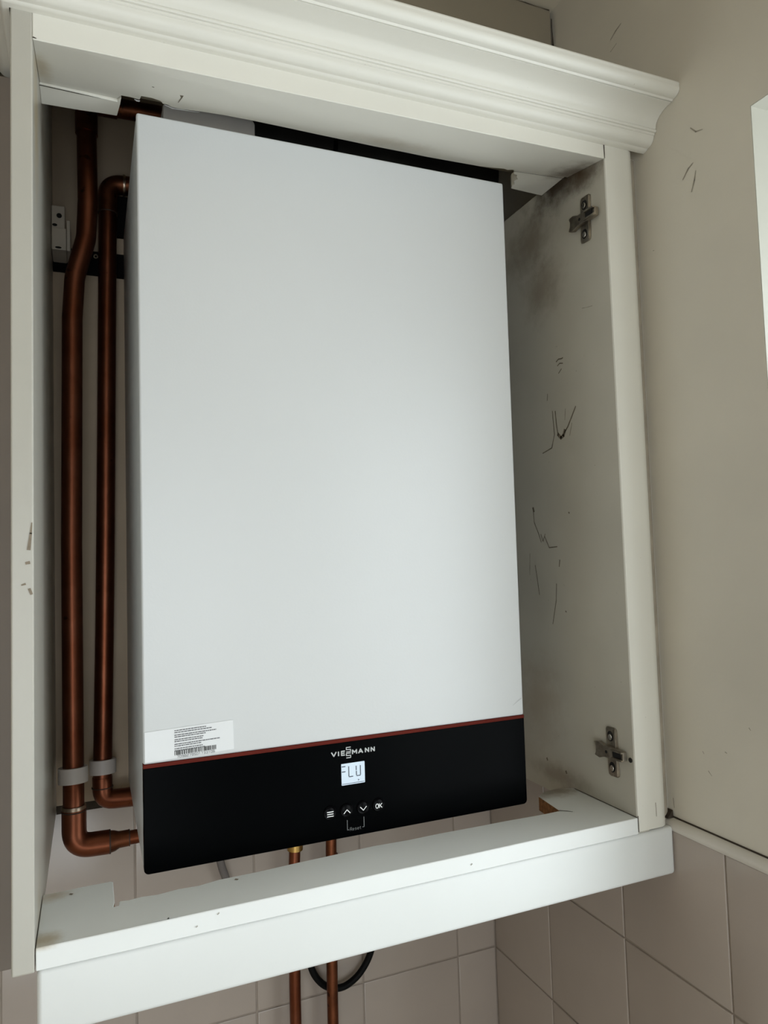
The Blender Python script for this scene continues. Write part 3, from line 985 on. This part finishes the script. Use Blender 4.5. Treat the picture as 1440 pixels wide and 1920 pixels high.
# four round push buttons
bz = 0.0268
for bx_, icon in ((0.1732, 'menu'), (0.1905, 'up'), (0.2078, 'down'), (0.2245, 'ok')):
    gg = Geo()
    R_ = 0.0066
    rings = [(R_, -0.0001), (R_, 0.0008), (R_ * 0.93, 0.0014), (R_ * 0.80, 0.0010), (R_ * 0.72, 0.0008), (R_ * 0.6, 0.0012), (0.0, 0.0016)]
    sg = 36
    base = len(gg.v)
    for (r, h) in rings[:-1]:
        for k in range(sg):
            a = 2 * math.pi * k / sg
            gg.v.append((bx_ + r * math.cos(a), -h, bz + r * math.sin(a)))
    gg.v.append((bx_, -0.0016, bz))
    for q in range(len(rings) - 2):
        for k in range(sg):
            k2 = (k + 1) % sg
            gg.f.append((base + q * sg + k, base + q * sg + k2, base + (q + 1) * sg + k2, base + (q + 1) * sg + k)); gg.mi.append(0)
    top = len(gg.v) - 1
    for k in range(sg):
        gg.f.append((base + (len(rings) - 2) * sg + k, base + (len(rings) - 2) * sg + (k + 1) % sg, top)); gg.mi.append(0)
    bt = build('button', gg, 'button_black', boil, smooth=True)
    fr = lambda u, v, o_: (u, -0.0021, v)
    gi = Geo()
    iz = bz - 0.0010
    if icon == 'menu':
        for dz in (-0.0021, 0, 0.0021):
            gi.ribbon([(bx_ - 0.0031, iz + dz), (bx_ + 0.0031, iz + dz)], 0.0009, fr)
        lab = 'three white menu bars'
    elif icon == 'up':
        gi.ribbon([(bx_ - 0.0032, iz - 0.0018), (bx_, iz + 0.0016), (bx_ + 0.0032, iz - 0.0018)], 0.0008, fr); lab = 'white upward chevron'
    elif icon == 'down':
        gi.ribbon([(bx_ - 0.0032, iz + 0.0018), (bx_, iz - 0.0016), (bx_ + 0.0032, iz + 0.0018)], 0.0008, fr); lab = 'white downward chevron'
    else:
        for ch, a in (('O', -0.0034), ('K', 0.0004)):
            for st in LOGO[ch][1]:
                gi.ribbon([(bx_ + a + 0.0028 * u, iz - 0.0019 + 0.0040 * v) for u, v in st], 0.0008, fr)
        lab = 'white letters OK'
    ic = build('icon', gi, 'print_white', bt)
    ic['label'] = lab
# printed bracket and the word Reset under the two arrow buttons
g = Geo()
g.ribbon([(0.1910, 0.0166), (0.1910, 0.0072), (0.1928, 0.0072)], 0.0006, face)
g.ribbon([(0.2086, 0.0172), (0.2086, 0.0076), (0.2070, 0.0076)], 0.0006, face)
RESET = [('R', [[(0, 0), (0, 1), (.7, 1), (.8, .75), (.7, .5), (0, .5)], [(.4, .5), (.85, 0)]]),
         ('e', [[(.05, .32), (.75, .32), (.7, .58), (.4, .68), (.1, .55), (.05, .25), (.25, .02), (.7, .05)]]),
         ('s', [[(.7, .62), (.2, .66), (.12, .45), (.65, .3), (.65, .06), (.1, .02)]]),
         ('e', [[(.05, .32), (.75, .32), (.7, .58), (.4, .68), (.1, .55), (.05, .25), (.25, .02), (.7, .05)]]),
         ('t', [[(.3, .9), (.3, .1), (.6, .02)], [(.05, .66), (.6, .66)]])]
for k, (ch, sts) in enumerate(RESET):
    for st in sts:
        g.ribbon([(0.1938 + 0.0025 * k + 0.0023 * u, 0.0060 + 0.0030 * v) for u, v in st], 0.00034, face)
pb = build('printed_bracket', g, 'print_dim', cp)
pb['label'] = 'grey printed bracket with the word Reset'

# paper label on the front panel's lower left
def st(u, v, off):
    c, s = math.cos(0.028), math.sin(0.028)
    return (0.0016 + u * c - v * s * 0.0, -0.0006 - off, 0.0981 + v + u * s)


gs = Geo().add([st(0, 0, 0), st(0.0795, 0, 0), st(0.0790, 0.0270, 0), st(0, 0.0268, 0)], [(0, 1, 2, 3)])
gs.add([st(0, 0, -0.0005), st(0.0795, 0, -0.0005), st(0.0790, 0.0270, -0.0005), st(0, 0.0268, -0.0005)], [(3, 2, 1, 0)])
b4 = len(gs.v) - 8
for i in range(4):
    j = (i + 1) % 4
    gs.f.append((b4 + i, b4 + 4 + i, b4 + 4 + j, b4 + j)); gs.mi.append(0)
stk = build('label_sticker', gs, 'sticker_paper', boil)
stk['label'] = 'white paper label with small print and a barcode'
z_top = 0.0262
lens = [.0283, .0336, .0375, .0280, .0257, .0250, .0408, .0237, .0250, .0270]
offs = [0, -.0018, -.0041, -.0058, -.0082, -.0099, -.0123, -.0140, -.0163, -.0180]
for ln_, of in zip(lens, offs):
    gg = Geo()
    u = 0.0258
    ue = u + ln_
    while u < ue:
        wd = min(rnd.uniform(0.0009, 0.0034), ue - u)
        if wd > 0.0004:
            zc = z_top + of - 0.0015
            gg.add([st(u, zc - 0.00042, 0.0003), st(u + wd, zc - 0.00042, 0.0003), st(u + wd, zc + 0.00042, 0.0003), st(u, zc + 0.00042, 0.0003)], [(0, 1, 2, 3)])
        u += wd + 0.0004
    build('text_line', gg, 'print_text', stk)
gg = Geo()
u = 0.0258
while u < 0.0628:
    wd = rnd.choice([0.00035, 0.0005, 0.0007, 0.0010])
    gg.add([st(u, 0.0026, 0.0003), st(u + wd, 0.0026, 0.0003), st(u + wd, 0.0066, 0.0003), st(u, 0.0066, 0.0003)], [(0, 1, 2, 3)])
    u += wd + rnd.choice([0.0004, 0.0005, 0.0009])
build('barcode', gg, 'print_black', stk)
DIG = {'0': [[(0, 0), (1, 0), (1, 1), (0, 1), (0, 0)]], '1': [[(.5, 0), (.5, 1), (.2, .8)]], '2': [[(0, 1), (1, 1), (1, .5), (0, .45), (0, 0), (1, 0)]],
       '3': [[(0, 1), (1, 1), (1, 0), (0, 0)], [(.3, .5), (1, .5)]], '5': [[(1, 1), (0, 1), (0, .5), (1, .5), (1, 0), (0, 0)]],
       '6': [[(1, 1), (0, 1), (0, 0), (1, 0), (1, .5), (0, .5)]], '7': [[(0, 1), (1, 1), (.4, 0)]],
       '8': [[(0, 0), (1, 0), (1, 1), (0, 1), (0, 0)], [(0, .5), (1, .5)]], '9': [[(0, 0), (1, 0), (1, 1), (0, 1), (0, .5), (1, .5)]]}
gg = Geo()
for k, ch in enumerate('7098279501733106'):
    for s_ in DIG[ch]:
        gg.ribbon([(0.0280 + 0.00215 * k + 0.0014 * a, 0.0001 + 0.0019 * b_) for a, b_ in s_], 0.0003, st, 0.0003)
bd = build('barcode_number', gg, 'print_text', stk)
bd['label'] = 'printed barcode number'
build('scuff_mark', Geo().ribbon([(0.3861, 0.1077), (0.3930, 0.1120), (0.3974, 0.1146)], 0.0008, lambda u, v, o_: (u, -0.0003, v), wl=[.0003, .0007, .0012]), 'print_grey', boil)

# the boiler hangs a touch out of square with the cabinet
Mb = (Matrix.Rotation(-0.00262, 3, 'Z') @ Matrix.Rotation(0.00235, 3, 'X') @ Matrix.Rotation(0.00233, 3, 'Y')).to_4x4()
Cb = V(0.2, 0.0, 0.35)
boil.matrix_world = Matrix.Translation(Cb) @ Mb @ Matrix.Translation(-Cb) @ Matrix.Translation(V(0.2, 0.14, 0.0))

# ------------------------------------------------------------------ flue above the boiler
fl = empty('flue_turret', (0.086, 0.14, 0.7), 'pale grey rounded flue turret standing on top of the boiler', 'flue')
pts = []
gg = Geo()
k = rrect(0.0350, 0.1366, 0.7005, 0.7790, 0.0050, (0, 1, 1, 0))
plate(gg, k, 0.1000, 0.1750)
build('housing', gg, 'flue_white', fl, bevel=0.002, bseg=2, smooth=True)
gg = Geo().box(0.0365, 0.1350, 0.0988, 0.1000, 0.7005, 0.7560)
build('cover_plate', gg, 'flue_white', fl, bevel=0.0005, bseg=1)
du = empty('flue_duct', (0.34, 0.25, 0.78), 'dark grey flue duct running right above the boiler', 'duct')
build('duct_section', Geo().tube([(0.1605, 0.262, 0.850), (0.2740, 0.262, 0.850)], 0.046, 40), 'flue_dark', du, smooth=True)
build('duct_section', Geo().tube([(0.2765, 0.262, 0.850), (XW - 0.001, 0.262, 0.850)], 0.046, 40), 'flue_dark', du, smooth=True)
build('joint_ring', Geo().ring((0.2752, 0.262, 0.850), (1, 0, 0), 0.040, 0.0475, 0.006, 40), 'black_steel_and_void', du, smooth=True)

# ------------------------------------------------------------------ copper pipes at the left
# rising pipe: offset bend below the wall bracket, elbow and reducer at the foot
pa = empty('copper_pipe', (-0.06, 0.195, -0.045), 'thick copper pipe nearest the left panel, with an offset bend below its top', 'pipe')
YA, RA = 0.195, 0.0110
path = fillet([(-0.0615, YA, -0.0130), (-0.0615, YA, 0.30), (-0.0590, YA, 0.5600), (-0.0560, YA, 0.6080), (-0.0435, YA, 0.6560), (-0.0413, YA, 0.7000), (-0.0420, YA, 0.7980)],
              [0.2, 0.1, 0.06, 0.05, 0.05], 8)
build('pipe_run', Geo().tube(path, RA, 28), 'copper', pa, smooth=True, auto=60)
el = fillet([(-0.0420, YA, 0.7810), (-0.0420, YA, 0.8200), (-0.0080, YA, 0.8200)], 0.020, 10)
build('elbow', Geo().tube(el, RA + 0.0014, 28), 'copper_aged', pa, smooth=True, auto=60)
build('pipe_run', Geo().tube([(-0.0100, YA, 0.8200), (0.0425, YA, 0.8210)], RA, 28), 'copper_aged', pa, smooth=True, auto=60)
el = fillet([(-0.0612, YA, 0.0080), (-0.0612, YA, -0.0330), (-0.0245, YA, -0.0340)], 0.019, 12)
build('elbow', Geo().tube(el, RA + 0.0018, 32), 'copper', pa, smooth=True, auto=60)
build('solder_ring', Geo().ring((-0.0613, YA, 0.0095), (0, 0, 1), RA * 0.9, RA + 0.0016, 0.0050), 'solder', pa, smooth=True)
build('joint_line', Geo().ring((-0.0613, YA, 0.0062), (0, 0, 1), RA * 0.9, RA + 0.0022, 0.0014), 'joint_dark', pa, smooth=True)
build('joint_line', Geo().ring((-0.0245, YA, -0.0340), (1, 0, 0), RA * 0.8, RA + 0.0020, 0.0016), 'joint_dark', pa, smooth=True)
build('reducer', Geo().tube([(-0.0240, YA, -0.0340), (-0.0195, YA, -0.0338), (-0.0150, YA, -0.0335), (-0.0040, YA, -0.0333)], 0.011, 28,
                            r_list=[0.0118, 0.0110, 0.0090, 0.0088]), 'copper_aged', pa, smooth=True, auto=60)
build('joint_line', Geo().ring((-0.0040, YA, -0.0333), (1, 0, 0), 0.006, 0.0091, 0.0012), 'joint_dark', pa, smooth=True)
build('pipe_run', Geo().tube(fillet([(-0.0050, YA, -0.0333), (0.0600, YA, -0.0325), (0.0600, YA, 0.0020)], 0.02), 0.0076, 24), 'copper', pa, smooth=True, auto=60)

pb_ = empty('copper_pipe', (-0.025, 0.265, -0.02), 'thinner copper pipe close to the boiler side, with elbows at both ends', 'pipe')
YBp, RB = 0.2625, 0.0108
build('pipe_run', Geo().tube([(-0.0308, YBp, 0.0120), (-0.0265, YBp, 0.2000), (-0.0243, YBp, 0.3142), (-0.0190, YBp, 0.6500), (-0.0175, YBp, 0.7380)], RB, 28), 'copper', pb_, smooth=True, auto=60)
el = fillet([(-0.0178, YBp, 0.7200), (-0.0172, YBp, 0.7590), (0.0250, YBp, 0.7610)], 0.018, 12)
build('elbow', Geo().tube(el, RB + 0.0010, 28), 'copper_aged', pb_, smooth=True, auto=60)
build('joint_line', Geo().ring((-0.0178, YBp, 0.7200), (0, 0, 1), RB * 0.9, RB + 0.0013, 0.0014), 'joint_dark', pb_, smooth=True)
build('joint_line', Geo().ring((0.0020, YBp, 0.7600), (1, 0, 0), RB * 0.9, RB + 0.0022, 0.0030), 'solder', pb_, smooth=True)
el = fillet([(-0.0308, YBp, 0.0200), (-0.0308, YBp, -0.0075), (0.0100, YBp, -0.0092)], 0.016, 6)
build('elbow', Geo().tube(el, RB + 0.0006, 28), 'copper', pb_, smooth=True, auto=60)
build('joint_line', Geo().ring((-0.0308, YBp, 0.0080), (0, 0, 1), RB * 0.9, RB + 0.0015, 0.0010), 'joint_dark', pb_, smooth=True)
build('pipe_run', Geo().tube(fillet([(0.0080, YBp, -0.0091), (0.0500, YBp, -0.0098), (0.0500, YBp, 0.0020)], 0.012), RB - 0.0012, 24), 'copper', pb_, smooth=True, auto=60)


def pipe_clip(c, r, back, label, squash=1.0):
    root = empty('pipe_clip', c, label, 'pipe clip', 'plastic pipe clips on the left')
    h = 0.0165
    build('band', Geo().ring(c, (0, 0.10, 1), r, r + 0.0042, h, 36), 'clip_plastic', root, smooth=True, auto=35)
    gg = Geo().box(c[0] - 0.0075, c[0] + 0.0075, c[1] + r + 0.003, back, c[2] - h / 2, c[2] + h / 2)
    build('stem', gg, 'clip_plastic', root, bevel=0.0008)
    return root


pipe_clip((-0.0618, YA, 0.0450), RA + 0.0003, 0.2855, 'pale plastic clip round the thick copper pipe nearest the left panel')
pipe_clip((-0.0302, YBp, 0.0325), RB + 0.0003, 0.2855, 'pale plastic clip round the thinner copper pipe beside the boiler')

# cabinet hanging bracket at the top left and the steel rail behind it
hb = empty('hanging_bracket', (-0.072, 0.25, 0.654), 'cream plastic cabinet hanger in the top left corner', 'bracket')
gg = Geo().box(XIL + 0.0004, -0.0672, 0.2430, 0.2852, 0.6800, 0.7125)
build('upper_block', gg, 'bracket_plastic', hb, bevel=0.0012)
gg = Geo().box(XIL + 0.0004, -0.0655, 0.2385, 0.2852, 0.6560, 0.6835)
build('lower_block', gg, 'bracket_plastic', hb, bevel=0.0014)
gg = Geo().box(-0.0652, -0.0612, 0.2370, 0.2852, 0.6550, 0.6930)
build('side_flange', gg, 'bracket_plastic', hb, bevel=0.0008)
for (hx, hy, hz, hr, sq) in ((-0.0735, 0.2428, 0.7000, 0.0030, 1.0), (-0.0785, 0.2428, 0.6880, 0.0028, .6), (-0.0745, 0.2383, 0.6585, 0.0036, .35)):
    gg = Geo()
    plate(gg, [(hx + hr * math.cos(a * 0.3927), hz + hr * sq * math.sin(a * 0.3927)) for a in range(16)], hy - 0.0003, hy + 0.0002)
    build('screw_hole', gg, 'hole_dark', hb)
rl = empty('hanging_rail', (-0.02, 0.283, 0.6485), 'black steel wall rail crossing behind the two copper pipes', 'rail')
build('bar', Geo().box(XIL + 0.0003, 0.12, 0.2795, 0.2853, 0.6455, 0.6760), 'black_steel_and_void', rl, bevel=0.0006)
build('dark_void_block', Geo().box(-0.0125, 0.0600, 0.2765, 0.2853, 0.6990, 0.7520), 'black_steel_and_void', rl, bevel=0.0006)  # black block added to paint in the dark void beside the upper elbow
build('screw', Geo().ring((-0.0322, 0.2788, 0.6690), (0, 1, 0), 0.0016, 0.0028, 0.0014, 20), 'hinge_steel', rl, smooth=True)

# ------------------------------------------------------------------ pipes and cable below the boiler
s1 = empty('copper_pipe', (0.2045, 0.276, -0.62), 'slim copper supply pipe under the boiler, left of the pair', 'pipe')
build('pipe_run', Geo().tube(smooth_path([(0.2040, 0.276, -0.62), (0.2043, 0.276, -0.34), (0.2050, 0.276, -0.25), (0.2070, 0.276, -0.15), (0.2085, 0.276, -0.115), (0.2090, 0.276, -0.055)]), 0.0076, 24), 'copper', s1, smooth=True, auto=60)
build('elbow', Geo().tube(fillet([(0.2090, 0.276, -0.1150), (0.2100, 0.276, -0.0900), (0.2350, 0.276, -0.0820), (0.2350, 0.276, 0.003)], 0.016), 0.0105, 24), 'brass', s1, smooth=True, auto=60)
s2 = empty('copper_pipe', (0.257, 0.276, -0.62), 'slim stained copper supply pipe under the boiler, right of the pair', 'pipe')
build('pipe_run', Geo().tube(smooth_path([(0.2550, 0.276, -0.62), (0.2558, 0.276, -0.35), (0.2570, 0.276, -0.25), (0.2590, 0.276, -0.15), (0.2620, 0.276, -0.05)]), 0.0075, 24), 'copper_aged', s2, smooth=True, auto=60)
build('coupling', Geo().tube([(0.2598, 0.276, -0.1600), (0.2605, 0.276, -0.1400), (0.2610, 0.276, -0.1300)], 0.009, 24, r_list=[0.0096, 0.0092, 0.0078]), 'copper_aged', s2, smooth=True, auto=60)
build('valve_stub', Geo().tube([(0.2620, 0.276, -0.0560), (0.2620, 0.276, 0.003)], 0.0110, 24), 'brass', s2, smooth=True, auto=60)
g = Geo().tube(smooth_path([(0.2262, 0.3080, -0.195), (0.2264, 0.3000, -0.205), (0.2270, 0.2945, -0.23), (0.2290, 0.2945, -0.265), (0.2350, 0.2945, -0.2900), (0.2470, 0.2945, -0.3080), (0.2620, 0.2945, -0.3180),
                            (0.2790, 0.2945, -0.3200), (0.2960, 0.2945, -0.3130), (0.3100, 0.2945, -0.3000), (0.3200, 0.2945, -0.2830), (0.3262, 0.2945, -0.2600), (0.3290, 0.2945, -0.225), (0.3295, 0.3010, -0.205), (0.3296, 0.3080, -0.195)], 8), 0.0046, 16)
tag(build('power_cable', g, 'cable_black', smooth=True, auto=60), 'black cable looping down behind the slim copper pipes', 'cable')
g = Geo().tube(smooth_path([(0.1000, 0.270, 0.003), (0.1080, 0.286, -0.09), (0.1134, 0.290, -0.1223), (0.1192, 0.292, -0.1412), (0.1270, 0.299, -0.175), (0.128, 0.304, -0.20)], 6), 0.0050, 16)
tag(build('condensate_hose', g, 'hose_grey', smooth=True, auto=60), 'thin grey plastic hose leaning under the boiler', 'hose')
